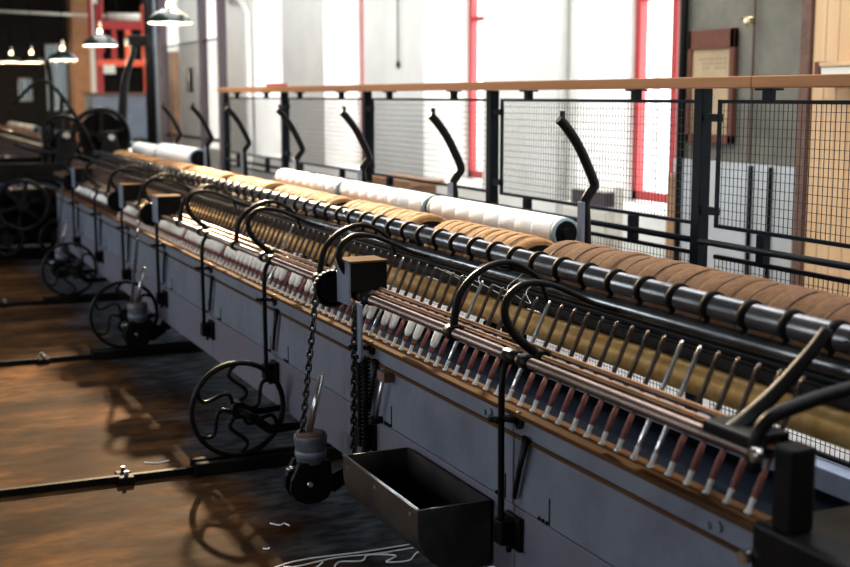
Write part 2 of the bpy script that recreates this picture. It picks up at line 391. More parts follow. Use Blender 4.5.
# ------------------------------------------------------------------ mule carriage
GS = True
X0, Y0C, Y1C = 1.405, 1.70, 10.5
car = thing('spinning_carriage', (1.45, Y0C, 0), 'long blue grey spinning mule carriage with a brown rail of upright spindles', 'spinning machine')
LEG = [2.63, 3.59, 4.60, 5.57, 6.53, 7.5, 8.45, 9.4]
seams = [Y0C] + LEG + [Y1C]
for a, b in zip(seams, seams[1:]):
    part('front_panel', MB().box(X0, X0 + .02, a + .003, b - .003, .508, .681), M['panel'], car, .003)
    part('top_panel', MB().box(X0 - .002, X0 + .02, a + .002, b - .002, .690, .734), M['panel'], car, .002)
    sk = part('skirt', MB().box(X0 + .004, X0 + .02, a + .002, b - .002, .31, .503), M['skirt'], car, .003)
    for s in (.05, -.17):
        ri = MB()
        yy = (a if s > 0 else b) + s
        for j in range(3): ri.cyl((X0 - .004, yy + .018 * j, .512 + .002), (X0 + .002, yy + .018 * j, .514), .005, 8)
        ri.box(X0 - .002, X0 + .002, yy - .012, yy - .008, .512, .575)
        part('rivet_plate', ri, M['iron_dull'], car)
    part('stud', MB().cyl((X0 - .008, a + .12, .712), (X0, a + .12, .712), .011, 10).cyl((X0 - .008, a + .15, .705), (X0, a + .15, .705), .007, 10), M['machine_grey'], car)
part('moulding', MB().box(X0 - .006, X0 + .015, Y0C, Y1C, .681, .690), M['rust_wood'], car)
part('spindle_rail', MB().box(X0 - .012, X0 + .055, Y0C - .01, Y1C, .735, .747), M['rust_wood'], car, .002)
part('top_board', MB().prism([(X0 + .02, .70), (1.715, .716), (1.715, .70), (X0 + .02, .68)], Y0C, Y1C), M['slate'], car)
part('back_panel', MB().box(1.70, 1.72, Y0C, Y1C, .33, .65), M['slate'], car)
part('bottom_beam', MB().box(X0 + .024, 1.70, Y0C, Y1C, .31, .36), M['iron_dull'], car)
# near end
part('end_frame', MB().box(1.375, 1.70, 1.30, 1.695, .30, .768), M['iron'], car, .01)
part('end_post', MB().box(1.378, 1.432, 1.60, 1.65, .768, .918), M['iron'], car, .008)
part('end_bolt', MB().cyl((1.366, 1.665, .895), (1.35, 1.67, .895), .013, 10), M['steel'], car)
part('bolt', MB().cyl((1.39, 1.70, .70), (1.36, 1.70, .70), .012, 10), M['steel'], car)
part('bolt', MB().cyl((1.39, 1.70, .63), (1.36, 1.70, .63), .012, 10), M['steel'], car)
# faller rods
part('faller_shaft', MB().cyl((1.402, 1.72, .877), (1.402, 10.5, .877), .0140, 14), M['rod'], car)
part('faller_shaft', MB().cyl((1.432, 1.72, .889), (1.432, 10.5, .889), .0075, 12), M['copper'], car)
part('faller_shaft', MB().cyl((1.460, 1.72, .897), (1.460, 10.5, .897), .007, 12), M['copper'], car)
part('faller_board', MB().box(1.412, 1.475, 1.72, 2.5, .866, .873), M['beam'], car)
A = [(1.404, .872), (1.408, .926), (1.422, .977), (1.458, 1.02), (1.513, 1.050), (1.568, 1.056), (1.62, 1.036), (1.664, 1.0), (1.690, .935)]
B = [(1.440, .885), (1.37, .942), (1.342, .99), (1.344, 1.028), (1.37, 1.054), (1.405, 1.066), (1.462, 1.058), (1.527, 1.032), (1.585, 1.005), (1.65, .985)]
def arm(prof, y, dy=0.0, w=.0095, tap=.55):
    p = curve_pts([(x, y + dy * i / len(prof), z) for i, (x, z) in enumerate(prof)], 5)
    k = len(p); rr = [w * (1.15 - (1.15 - tap) * i / (k - 1)) for i in range(k)]
    return MB().tube(p, rr, 8, flat=(.75, 1.1))
for y in [2.974, 4.05, 5.116, 6.13, 7.13, 8.12, 9.1]:
    a = part('faller_arm', arm(A, y), M['iron'], car)
    part('boss', MB().cyl((1.402, y - .02, .877), (1.402, y + .02, .877), .021, 14), M['iron'], a)
for y in [2.56, 3.68, 4.70, 5.70, 6.66, 7.62, 8.57, 9.5]:
    a = part('faller_arm', arm(B, y), M['iron'], car)
    part('boss', MB().cyl((1.432, y - .025, .889), (1.432, y + .025, .889), .017, 12).cyl((1.402, y - .02, .877), (1.402, y + .02, .877), .020, 12), M['iron'], a)
# the two heavy arms at the near end
part('faller_arm', MB().tube(curve_pts([(1.405, 1.80, .895), (1.455, 1.80, .925), (1.51, 1.79, .975), (1.57, 1.78, 1.04), (1.60, 1.78, 1.075)]), [.018, .017, .014, .012, .010], 8, flat=(1.3, .9)), M['iron'], car)
part('faller_arm', MB().tube(curve_pts([(1.375, 1.69, .86), (1.372, 1.685, .915), (1.392, 1.68, .950), (1.44, 1.675, .968), (1.52, 1.67, .985), (1.62, 1.66, 1.0), (1.72, 1.66, 1.01)]), .0125, 8, flat=(1.1, 1.1)), M['iron'], car)
part('faller_bracket', MB().box(1.385, 1.475, 1.72, 1.86, .885, .91), M['iron'], car, .006)
# support legs of the faller shaft
for y in LEG:
    l = part('support_leg', MB().tube(curve_pts([(1.404, y + .01, .872), (1.385, y + .01, .855), (1.372, y, .82), (1.370, y, .74), (1.372, y, .46)]), .0085, 8), M['iron'], car)
    part('hinge', MB().cyl((1.335, y, .728), (1.403, y, .728), .0065, 8).cyl((1.352, y - .022, .728), (1.352, y + .022, .728), .007, 8).cyl((1.396, y - .035, .728), (1.403, y - .035, .728), .022, 12).tube([(1.37, y, .728), (1.396, y - .035, .728)], .008, 8), M['iron'], l)
    part('foot', MB().box(1.358, 1.395, y - .028, y + .018, .415, .475).box(1.395, 1.409, y - .05, y + .03, .40, .485).cyl((1.378, y - .03, .40), (1.378, y - .03, .42), .008, 8), M['iron'], l, .003)
    part('clamp', MB().cyl((1.402, y - .03, .877), (1.402, y + .03, .877), .019, 12).box(1.395, 1.47, y - .012, y + .012, .872, .887), M['iron'], l)
    part('lever', MB().tube([(1.392, y - .085, .698), (1.390, y - .06, .62), (1.392, y - .03, .535)], [.014, .010, .008], 8, flat=(1, .6)), M['iron'], car)
# counterweight boxes on the shaft, each with its chain sheave
for y in (3.634, 6.44, 7.38, 9.2):
    b = part('counterweight_box', MB().box(1.362, 1.484, y, y + .115, .892, .982), M['iron_dull'], car, .003)
    part('cheek', MB().box(1.356, 1.363, y + .002, y + .113, .85, .988), M['machine_grey'], b, .002)
    part('lid', MB().box(1.357, 1.487, y - .003, y + .118, .9825, .990), M['rust_wood'], b, .002)
    s = part('chain_sheave', MB().cyl((1.356, y + .15, .882), (1.356, y + .178, .882), .052, 28), M['iron'], car)
    tooth = MB()
    for j in range(22):
        an = 2 * math.pi * j / 22
        tooth.cyl((1.356 + .052 * math.cos(an), y + .150, .882 + .052 * math.sin(an)), (1.356 + .052 * math.cos(an), y + .178, .882 + .052 * math.sin(an)), .009, 8)
    part('rim', tooth, M['iron'], s)
# steel connecting links, spring and pedal rod beside the second leg
l = part('flat_link', MB().box(1.355, 1.362, 3.535, 3.565, .70, .87).cyl((1.352, 3.55, .705), (1.364, 3.55, .705), .018, 14), M['machine_grey'], car, .001)
part('pin', MB().cyl((1.345, 3.55, .705), (1.37, 3.55, .705), .007, 8), M['iron'], l)
sp = [(1.378 + .012 * math.cos(i * .9), 3.555 + .012 * math.sin(i * .9), .695 - i * .0018) for i in range(170)]
part('spring', MB().tube(sp, .0045, 5).cyl((1.378, 3.555, .70), (1.378, 3.555, .38), .008, 8), M['iron'], car)
r_ = part('trip_rod', MB().cyl((1.385, 3.43, .66), (1.385, 3.485, .52), .006, 8), M['steel'], car)
part('bracket', MB().box(1.37, 1.403, 3.385, 3.44, .655, .685), M['rusty'], r_, .003)
part('foot', MB().cyl((1.365, 3.49, .515), (1.405, 3.49, .515), .012, 10), M['iron'], r_)

# carriage wheels on the floor rails
GS = False
TR = [4.84, 7.27, 9.37]
def s_spoke(cx, cz, y, an, r0, r1):
    pts = []
    for i in range(17):
        t = i / 16; rr = r0 + (r1 - r0) * t
        off = -math.sin(t * 2 * math.pi) * .036
        a = an
        pts.append((cx + rr * math.cos(a) - off * math.sin(a), y, cz + rr * math.sin(a) + off * math.cos(a)))
    return pts
for i, y in enumerate(TR):
    cx, cz = 1.322, .246
    yw = y
    w = part('carriage_wheel', MB().tube([(cx + .190 * math.cos(2 * math.pi * j / 40), yw, cz + .190 * math.sin(2 * math.pi * j / 40)) for j in range(40)], .0112, 8, closed=True, flat=(1.3, 1), ref=(0, 1, 0)), M['iron'], car)
    for j in range(6):
        part('spoke', MB().tube(s_spoke(cx, cz, yw, R(60 * j + 30), .025, .187), .0098, 6, flat=(1.1, .9)), M['iron'], w)
    part('hub', MB().cyl((cx, yw - .035, cz), (cx, yw + .035, cz), .036, 16).cyl((cx, yw - .05, cz), (cx, yw + .05, cz), .012, 12), M['iron'], w, .004)
    part('axle_arm', MB().tube([(cx, yw - .046, cz), (cx + .05, yw - .046, cz - .03), (cx + .115, yw - .046, cz - .085), (cx + .25, yw - .046, cz - .085), (cx + .26, yw - .046, .225)], [.016, .021, .021, .018, .016], 8, flat=(.7, 1)), M['iron'], car)
    part('axle_stay', MB().tube([(cx, yw + .046, cz), (cx + .1, yw + .046, cz - .03), (cx + .26, yw + .046, .225)], .014, 8), M['iron'], car)

# spindles
GS = True
TIL = math.atan2(.117, .245)
SB = MB().lathe([(.0044, 0), (.0056, .06), (.0060, .12), (.0056, .18), (.0050, .25), (.0042, .2652), (.002, .2715)], n=8)
ME_SP = SB.mesh('spindle', M['spindle'], local=True); ME_SPB = SB.mesh('spindle', M['steel'], local=True)
ME_BOL = MB().lathe([(.0070, 0), (.0070, .005), (.0048, .007), (.0052, .022), (.0058, .028), (.005, .031)], n=10).mesh('bolster', M['pale'], local=True)
ME_TUBE = MB().lathe([(.0054, .031), (.0068, .045), (.0066, .068), (.0058, .088)], n=10).mesh('paper_tube', M['red_tube'], local=True)
ME_STUB = MB().lathe([(.0076, .030), (.0080, .034), (.0078, .046)], n=10).mesh('paper_tube', M['red_tube'], local=True)
COPV = [MB().lathe([(.0062, 0.0), (.0098, .005), (.0115, .014), (.0122, .045), (.0108, .062 + dz), (.0066, .069 + dz)], n=12).mesh('yarn_cop', M['cop'], local=True) for dz in (0, .006, -.005)]
for me in (ME_SP, ME_SPB, ME_BOL, ME_TUBE, ME_STUB, *COPV): recalc(me)
SPB = (1.43, .747)
ys = [1.775 + .0625 * i for i in range(140)]
rest = MB(); rng = random.Random(3)
bay_count = {}
BAYN = ['before the first', 'past the first', 'past the second', 'past the third', 'past the fourth', 'past the fifth', 'past the sixth', 'past the seventh', 'past the eighth']
rot = Matrix.Rotation(TIL, 4, 'Y')
ax = rot @ Vector((0, 0, 1))
gaps_near = {3.275, 3.4, 3.525}
for i, y in enumerate(ys):
    has = False
    if y > 4.75: has = rng.random() < .96
    elif y > 3.45: has = rng.random() < .70
    elif y > 3.16: has = rng.random() < .75
    bare = (not has) and rng.random() < .17
    if i < 100:
        s = link('spindle', ME_SPB if bare else ME_SP, car, Vector(sc((SPB[0], y, SPB[1]))) - Vector(ORG[car.name]), (0, TIL, 0))
        link('bolster', ME_BOL, s)
        if not bare: link('paper_tube', ME_STUB if has else ME_TUBE, s)
    else:
        for v in (SB,):
            rest.add([rot @ Vector(q) + Vector((SPB[0], y, SPB[1])) for q in v.v], v.f, True)
    if has:
        p = Vector((SPB[0], y, SPB[1])) + ax * .0475
        c = link('yarn_cop', COPV[rng.randrange(3)], None, sc(p), (0, TIL, 0))
        bay = sum(1 for q in LEG if q < y); bay_count[bay] = bay_count.get(bay, 0) + 1
        tag(c, '%s white yarn cop %s upright support leg of the carriage' % (ORD[bay_count[bay] - 1], BAYN[bay]), 'yarn cop', 'white yarn cops on the carriage spindles')
part('spindle', rest, M['spindle'], car, kind='stuff')

# chains
def chain(p0, p1, pitch=.021, ln=.033, wd=.0165, r=.0046):
    a, b = Vector(p0), Vector(p1); d = (b - a); n = int(d.length / pitch); d.normalize()
    u = Vector((0, 1, 0)); u = (u - d * u.dot(d)).normalized(); w = d.cross(u); mb = MB()
    for i in range(n):
        c = a + (b - a) * ((i + .5) / n)
        ph = R(45 + 90 * (i % 2)); e = u * math.cos(ph) + w * math.sin(ph); nn = d.cross(e)
        ring = []
        for k in range(12):
            t = 2 * math.pi * k / 12
            ring.append(c + d * (math.cos(t) * (ln / 2)) + e * (math.sin(t) * wd / 2))
        mb.tube(ring, r, 5, closed=True, ref=nn)
    return mb

# weights hung from the sheaves
def weight(y, dz, label, detail=True):
    t = thing('hanging_weight', (1.275, y, .2), label, 'weight', 'cast iron weights hung on chains')
    cx = 1.275
    part('socket', MB().lathe([(.046, .315), (.048, .33), (.0505, .37), (.054, .385), (.055, .405), (.052, .41)], (cx, y, 0), n=24), M['pot'], t, .002)
    part('cap', MB().lathe([(.049, .4095), (.049, .415), (.02, .418)], (cx, y, 0), n=24), M['rusty'], t)
    part('band', MB().lathe([(.0490, .338), (.0515, .339), (.0522, .358), (.050, .359)], (cx, y, 0), n=24), M['machine_grey'], t)
    for s in (-1, 1):
        part('fork', MB().prism([(cx - .052, .325), (cx - .078, .27), (cx - .082, .235), (cx - .066, .205), (cx - .035, .188), (cx + .01, .186), (cx + .045, .20), (cx + .062, .235), (cx + .055, .325)], y + s * .03 - .012, y + s * .03 + .012), M['iron'], t, .003)
    part('core', MB().box(cx - .035, cx + .04, y - .018, y + .018, .215, .318), M['iron'], t)
    part('pin', MB().cyl((cx - .02, y - .055, .255), (cx - .02, y + .055, .255), .008, 10).cyl((cx - .085, y, .30), (cx - .05, y, .30), .009, 10), M['steel'], t)
    part('lever_arm', MB().tube([(cx + .02, y, .25), (cx + .08, y, .235), (cx + .125, y, .26), (cx + .16, y, .325)], [.036, .032, .026, .020], 8, flat=(.6, 1)), M['iron'], t)
    part('rod', MB().cyl((cx - .008, y, .40), (cx + .042, y, .60), .0105, 12), M['steel'], t)
    part('chain', chain((1.301, y + .0, .88), (cx - .03, y + .0, .405)), M['chain'], t)
    return t
weight(3.79, 0, 'cast iron weight on a chain beside the open trough, bright rod in its top')
weight(6.62, 0, 'cast iron weight with an upright bright rod, before the second spoked wheel')
weight(9.37, 0, 'cast iron weight with a pale rod, before the third spoked wheel by the headstock')
solo('iron_chain', chain((1.370, 3.625, .855), (1.366, 3.64, .30)), M['chain'], 'black iron chain hanging along the panel next to the coil spring', 'chain')

# open trough hung on the carriage front
t = thing('open_trough', (1.30, 3.0, .3), 'black sheet iron open trough with rounded bottom on the carriage front', 'trough')
def arcprof(inset):
    xo, xi, zt, zb = 1.196 + inset, 1.398 - inset, .487, .315 + inset
    pts = [(xo, zt)]
    for k in range(9):
        a = math.pi + k * (math.pi / 2) / 8
        pts.append((xo + .12 + .12 * math.cos(a) + 0, zb + .12 + .12 * math.sin(a)))
    pts += [(xi, zb), (xi, zt)]
    return pts
o_, i_ = arcprof(0), arcprof(.006)
poly = o_ + i_[::-1]
mb = MB(); n = len(o_)
vs = [(x, yy, z) for yy in (2.737, 3.268) for x, z in o_ + i_]
fs = []
N = 2 * n
for k in range(n - 1):
    fs.append((k, k + 1, N + k + 1, N + k)); fs.append((n + k, N + n + k, N + n + k + 1, n + k + 1))
for e in (0, n - 1): fs.append((e, n + e, N + n + e, N + e))
for k in range(n - 1):
    fs.append((k, n + k, n + k + 1, k + 1)); fs.append((N + k, N + k + 1, N + n + k + 1, N + n + k))
mb.add(vs, fs)
part('shell', mb, M['trough'], t)
for yy in (2.737, 3.262):
    part('end_plate', MB().prism(i_, yy, yy + .006), M['trough'], t)
part('rim_bead', MB().tube([(1.197, 2.737, .488), (1.197, 3.268, .488)], .004, 8), M['steel'], t)
part('rivet', MB().cyl((1.192, 3.22, .465), (1.198, 3.22, .465), .005, 8).cyl((1.192, 3.02, .465), (1.198, 3.02, .465), .005, 8).cyl((1.192, 2.78, .465), (1.198, 2.78, .465), .005, 8), M['steel'], t)

# ------------------------------------------------------------------ roller frame
fr = thing('roller_frame', (1.80, Y0C, 0), 'dark fixed frame of long steel rollers behind the spindles', 'spinning frame')
FY0, FY1 = .9, 10.62
part('top_roller', MB().cyl((1.75, FY0, 1.024), (1.75, FY1, 1.024), .029, 20), M['roller'], fr)
part('fluted_roller', MB().cyl((1.732, FY0, .970), (1.732, FY1, .970), .019, 16), M['roller2'], fr)
part('roller_beam', MB().box(1.748, 1.84, FY0, FY1, .885, .948), M['beam'], fr, .003)
part('beam_ledge', MB().box(1.738, 1.747, FY0, FY1, .905, .915).box(1.738, 1.747, FY0, FY1, .925, .935), M['beam'], fr)
part('wooden_drum', MB().cyl((1.718, FY0, .855), (1.718, FY1, .855), .036, 20), M['drum'], fr)
part('clearer_rod', MB().cyl((1.70, FY0, .945), (1.70, FY1, .945), .007, 10), M['iron'], fr)
HK = MB().tube([(.0325 * math.cos(R(an)), .004 * math.sin(R(an * 2)), .0325 * math.sin(R(an))) for an in range(25, 246, 10)], .0052, 6, flat=(2.4, .7), ref=(0, 1, 0))
HK.tube([(.0325 * math.cos(R(235)), 0, .0325 * math.sin(R(235))), (-.026, .0, -.040)], .006, 6)
me_h = HK.mesh('roller_strap', M['iron_dull'], local=True); recalc(me_h)
y = 1.37
for i in range(68):
    link('roller_strap', me_h, fr, Vector(sc((1.75, y + i * .1352, 1.024))) - Vector(ORG[fr.name]))
for y in (1.3, 3.37, 5.14, 7.03, 8.95, 10.55):
    s = part('stand', MB().box(1.765, 1.83, y - .025, y + .025, 0, .884), M['iron'], fr, .004)
    part('foot', MB().box(1.74, 1.90, y - .06, y + .06, 0.10, .145), M['iron'], s, .004)
    part('cradle', MB().box(1.841, 2.32, y - .015, y + .015, .86, .93).box(1.745, 1.84, y - .015, y + .015, .949, .99), M['iron'], s, .003)
    part('drum_hanger', MB().box(1.70, 1.764, y - .02, y + .02, .80, .818), M['iron'], s)
part('creel_rail', MB().box(2.20, 2.30, FY0, 12.45, .938, .966), M['iron_dull'], fr, .003)
part('rail_post', MB().box(2.22, 2.28, 12.36, 12.42, 0, .938), M['iron'], fr)
# creel arms
CB = [(2.264, .966), (2.258, 1.09), (2.253, 1.135), (2.270, 1.165), (2.289, 1.19), (2.285, 1.212), (2.263, 1.258), (2.222, 1.333), (2.174, 1.395), (2.145, 1.422)]
def creel(y):
    a = part('creel_arm', MB().tube(curve_pts([(x, y, z) for x, z in CB], 3), .0175, 8, flat=(.75, 1)), M['iron'], fr)
    part('plate', MB().box(2.232, 2.246, y - .016, y + .016, .968, 1.14), M['machine_grey'], a, .003)
    part('fork', MB().tube([(2.16, y, 1.405), (2.162, y + .004, 1.448)], .010, 6), M['iron'], a)
for y in (3.72, 4.78, 5.84, 6.88, 7.97, 8.93, 9.9): creel(y)
# iron rings of thread guides in the gaps and drawn wires
for y in (3.37, 4.20, 5.14, 6.14, 7.03, 7.98):
    g = MB()
    for k in range(3):
        yy = y - .05 + .05 * k
        g.tube([(1.93 + .085 * math.cos(R(20 * j)), yy, .93 + .085 * math.sin(R(20 * j))) for j in range(18)], .004, 5, closed=True, ref=(0, 1, 0))
    g.cyl((1.93, y - .07, .93), (1.93, y + .07, .93), .05, 14)
    part('guide_rings', g, M['iron'], fr)

# condenser bobbins
BOB = [(1.0, 3.29), (3.45, 4.11), (4.29, 5.06), (5.22, 6.06), (6.22, 6.95), (7.11, 7.9), (8.06, 8.87), (9.03, 9.8), (9.97, 10.5)]
BL = ['large brown roving bobbin behind the rollers at the near end of the frame', 'short tan roving bobbin behind the rollers, next beyond the large brown one',
      'tan roving bobbin behind the rollers, second beyond the large brown one', 'tan roving bobbin behind the rollers, third beyond the large brown one',
      'tan roving bobbin behind the rollers, fourth beyond the large brown one', 'tan roving bobbin behind the rollers, fifth beyond the large brown one',
      'tan roving bobbin behind the rollers, sixth beyond the large brown one', 'tan roving bobbin behind the rollers, seventh beyond the large brown one',
      'tan roving bobbin at the headstock end of the roller frame']
for i, (a, b) in enumerate(BOB):
    t = thing('roving_bobbin', (1.93, (a + b) / 2, .94), BL[i], 'bobbin', 'condenser bobbins lying behind the rollers')
    n = max(6, round((b - a) / .066)); w = (b - a) / n; prof = []; rr = .128 if i == 0 else .117
    for k in range(n):
        y0 = a + k * w; dr = random.uniform(-.003, .003)
        for u, q in ((0.0, -.016), (.08, -.006), (.22, -.001), (.5, 0.0), (.78, -.001), (.92, -.006), (1, -.016)):
            prof.append((rr + dr + q * (.6 if i else .15), y0 + u * w))
    part('roving', MB().lathe(prof, (1.93, 0, .94), 'y', 30), M['brown'] if i == 0 else M['tan'], t)
    part('flange', MB().cyl((1.93, a - .012, .94), (1.93, a - .001, .94), .095, 24), M['iron_dull'], t)
    part('flange', MB().cyl((1.93, b + .001, .94), (1.93, b + .012, .94), .095, 24), M['iron_dull'], t)
    for k in range(1, n):
        gm = MB()
        y0 = a + k * w
        if i == 0 and k % 2: continue
        gm.tube([(1.93 + (rr + .001) * math.cos(R(an)), y0 + .006 * math.sin(R(an * 3)), .94 + (rr + .001) * math.sin(R(an))) for an in range(95, 215, 8)], .0013, 4)
        part('guide_wire', gm, M['beam'], t)

# white sliver spools
SPO = [(3.79, 4.87), (4.91, 5.95), (6.0, 7.04), (9.05, 10.24), (10.30, 11.28), (11.5, 12.36), (18.4, 19.4), (19.5, 20.5), (20.6, 21.7)]
SL = ['white sliver spool whose blue banded dark end shows whole beside the curved iron arm', 'white sliver spool end to end with the one nearest the tall fence post',
      'white sliver spool behind the tan bobbins, last one before the empty stretch', 'white sliver spool just past the empty stretch of the creel, open end showing',
      'white sliver spool, middle one of the three past the empty creel stretch', 'white sliver spool, last one before the headstock',
      'white sliver spool just beyond the headstock on the further frame', 'white sliver spool, second beyond the headstock', 'white sliver spool, third beyond the headstock']
for i, (a, b) in enumerate(SPO):
    t = thing('sliver_spool', (2.225, (a + b) / 2, .968), SL[i], 'spool', 'white sliver spools on the creel')
    R0 = .056 if i not in (3, 4, 5) else (.076, .064, .060)[i - 3]; zc = .967 + R0; prof = []
    n = 8
    for k in range(n):
        y0 = a + .03 + k * (b - a - .06) / n; w = (b - a - .06) / n
        for u, q in ((0.0, -.0022), (.05, 0), (.95, 0), (1, -.0022)): prof.append((R0 + q, y0 + u * w))
    part('sliver', MB().lathe(prof, (2.225, 0, zc), 'y', 28), M['white'], t)
    for y0, y1 in ((a, a + .022), (b - .022, b)):
        mbx = MB().lathe([(R0 - .012, y0 + .004), (R0 - .002, y0 + .004), (R0 - .001, y1 - .002), (R0 - .012, y1 - .002)], (2.225, 0, zc), 'y', 24, caps=False)
        part('end_band', mbx, M['blue_band'], t)
        part('core_end', MB().cyl((2.225, y0 + .006, zc), (2.225, y0 + .010, zc), R0 - .011, 20).cyl((2.225, y0 - .012 if y0 == a else y0, zc), (2.225, y1, zc), .018, 14), M['iron'], t)

# slack yarn between rollers and spindle tips
for i, (ya, yb) in enumerate([(3.06, 3.02), (3.17, 3.20), (3.36, 3.33), (3.42, 3.40)]):
    solo('loose_yarn', MB().tube(curve_pts([(1.715, ya, .99), (1.68, ya + .02, .955), (1.66, (ya + yb) / 2 - .02, .93), (1.60, yb, .965), (1.5475, yb, .99)], 5), .0008, 5), M['thread'],
         ['slack white yarn end from the rollers, first one past the curved arm pair', 'slack white yarn end from the rollers, second past the curved arm pair', 'slack white yarn end looping down beside the dark box', 'slack white yarn end between box and curved arms'][i], 'yarn', 'loose yarn ends at the rollers')

# ------------------------------------------------------------------ floor rails
GS = False
FL = ['black floor rail under the spoked wheel beside the hanging weight', 'black floor rail under the second spoked wheel', 'black floor rail under the third spoked wheel by the headstock']
for i, y in enumerate(TR):
    t = thing('floor_rail', (-1, y, 0), FL[i], 'rail', 'rails across the floor')
    part('rail', MB().box(XL + .05, 1.9, y - .014, y + .014, 0, .028), M['iron_dull'], t, .002)
    part('wheel_chair', MB().box(1.13, 1.9, y - .06, y - .015, 0, .05).box(1.13, 1.9, y + .015, y + .05, 0, .05), M['iron_dull'], t, .004)
    for xx in (.86, -1.2):
        c = part('clamp', MB().box(xx - .03, xx + .03, y - .055, y - .0145, 0, .032).box(xx - .03, xx + .03, y + .0145, y + .055, 0, .032), M['iron_dull'], t, .004)
        part('bolt', MB().cyl((xx, y - .035, .032), (xx, y - .035, .052), .009, 6).cyl((xx, y + .035, .032), (xx, y + .035, .052), .009, 6), M['pot'], c)

# white threads on the floor
def scribble(pts, r=.003): return MB().tube(curve_pts([(x, y, r) for x, y in pts], 5), r, 5)
TH = [([(1.02, 3.66), (1.2, 3.745), (1.45, 3.735), (1.72, 3.74)], 'long white thread lying straight across the floor below the trough'),
      ([(1.10, 3.70), (1.2, 3.70), (1.33, 3.72), (1.5, 3.70), (1.7, 3.71)], 'second long white thread on the floor, just before the straight one'),
      ([(1.34, 3.60), (1.30, 3.63), (1.33, 3.68), (1.40, 3.66), (1.44, 3.70), (1.52, 3.66), (1.47, 3.62), (1.54, 3.60), (1.60, 3.66), (1.66, 3.64)], 'tangled white thread on the floor under the trough'),
      ([(1.13, 3.62), (1.19, 3.68), (1.15, 3.71), (1.23, 3.66), (1.28, 3.70)], 'small curled white thread at the floor edge below the weight'),
      ([(1.60, 3.42), (1.75, 3.44), (1.9, 3.47)], 'short white thread on the pale floor under the trough end'),
      ([(1.235, 4.13), (1.26, 4.10), (1.28, 4.11), (1.29, 4.08)], 'tiny curl of white lint on the floor under the weight'),
      ([(.98, 5.06), (1.03, 5.03), (1.08, 5.045)], 'wisp of white lint on the floor behind the front rail'),
      ([(1.14, 3.90), (1.15, 3.89), (1.16, 3.895)], 'speck of white lint in the wheel shadow')]
for p, l in TH: solo('loose_thread', scribble(p), M['thread'], l, 'thread', 'white threads and lint on the floor')

# ------------------------------------------------------------------ fence
fe = thing('safety_fence', (3.0, 6.0, 0), 'black wire mesh safety fence with a varnished wooden handrail behind the machine', 'fence')
PY = [2.29, 4.10, 5.91, 7.71, 9.47, 11.2]
HR = [(1.6, 3.72), (3.725, 6.6), (6.605, 9.2), (9.205, 11.24)]
for a, b in HR: part('handrail', MB().box(2.94, 3.05, a, b, 1.527, 1.570), M['handrail'], fe, .004)
for y in PY:
    p = part('post', MB().box(2.985, 3.035, y - .03, y + .025, 0, 1.526), M['fence'], fe, .003)
    part('lug', MB().box(2.992, 3.018, y - .12, y - .03, 1.40, 1.43), M['fence'], p)
    part('lug', MB().box(2.992, 3.018, y - .12, y - .03, 1.04, 1.07), M['fence'], p)
def wires(mb, X, ya, yb, za, zb, p=.031, w=.0022):
    k = int((yb - ya) / (p * .78))
    for i in range(k + 1):
        y = ya + i * (yb - ya) / k; mb.box(X - w / 2, X + w / 2, y - w / 2, y + w / 2, za, zb)
    k = int((zb - za) / p)
    for i in range(k + 1):
        z = za + i * (zb - za) / k; mb.box(X - w / 2 - .002, X + w / 2 - .002, ya, yb, z - w / 2, z + w / 2)
    return mb
for a, b in zip([1.5] + PY[:-1], PY):
    ya, yb = a + .035, b - .115
    f = part('mesh_panel', wires(MB(), 3.006, ya, yb, 1.0, 1.475), M['wire'], fe)
    part('frame', MB().box(2.999, 3.013, ya, yb, 1.470, 1.484).box(2.999, 3.013, ya, yb, .992, 1.006).box(2.999, 3.013, ya - .006, ya + .006, .992, 1.484).box(2.999, 3.013, yb - .006, yb + .006, .992, 1.484), M['fence'], f)
    for ym in (a + .46, b - .40):
        part('spacer', MB().box(2.99, 3.02, ym - .02, ym + .02, 1.484, 1.526).box(2.98, 3.03, ym - .05, ym + .05, 1.518, 1.526), M['fence'], fe)
        part('spacer', MB().box(2.99, 3.02, ym - .022, ym + .022, .885, .992), M['fence'], fe)
    part('lower_rail', MB().cyl((2.995, a + .025, .932), (2.995, b - .03, .932), .013, 10), M['fence'], fe)
    g = part('mesh_panel', wires(MB(), 3.006, ya, yb, .26, .875), M['wire'], fe)
    part('frame', MB().box(2.997, 3.015, ya, yb, .872, .888).box(2.997, 3.015, ya, yb, .248, .262), M['fence'], g)
solo('floor_kerb', MB().box(2.93, 3.07, .5, 11.3, 0, .24), M['kerb'], 'blue grey kerb under the wire fence, pale along its top', 'kerb', bev=.006)
for o in bpy.data.objects:
    if o.name.startswith('post') and o.parent == fe: pass

solo('red_block', MB().box(2.95, 3.03, 9.45, 9.75, 1.5705, 1.592), M['red'], 'small dark red block lying on the handrail near its far end', 'block')
# tall mesh screen at the far end of the fence
scr = thing('mesh_screen', (3.1, 12.8, 0), 'tall dark mesh screen on posts past the end of the handrail', 'screen')
for y in (11.62, 12.34, 14.1):
    part('post', MB().box(3.06, 3.135, y - .04, y + .04, 0, ZC - .01), M['crate'], scr, .004)
part('mesh', wires(MB(), 3.1, 11.66, 14.06, .25, 2.03, .036, .0018), M['wire'], scr)
part('rail', MB().box(3.09, 3.11, 11.66, 14.06, 1.06, 1.09).box(3.09, 3.11, 11.66, 14.06, 2.02, 2.035), M['fence'], scr)
part('base_board', MB().box(3.08, 3.12, 11.66, 14.06, 0.0, .25), M['kerb'], scr)
part('notice_plate', MB().box(3.06, 3.085, 12.72, 12.92, 1.53, 1.78), M['fence'], scr, .003)
t = thing('timber_post', (3.3, 14.75, 0), 'brown timber board standing past the tall mesh screen', 'board')
part('board', MB().box(3.3, 3.36, 14.5, 15.0, 0, 2.0), M['bench'], t, .004)
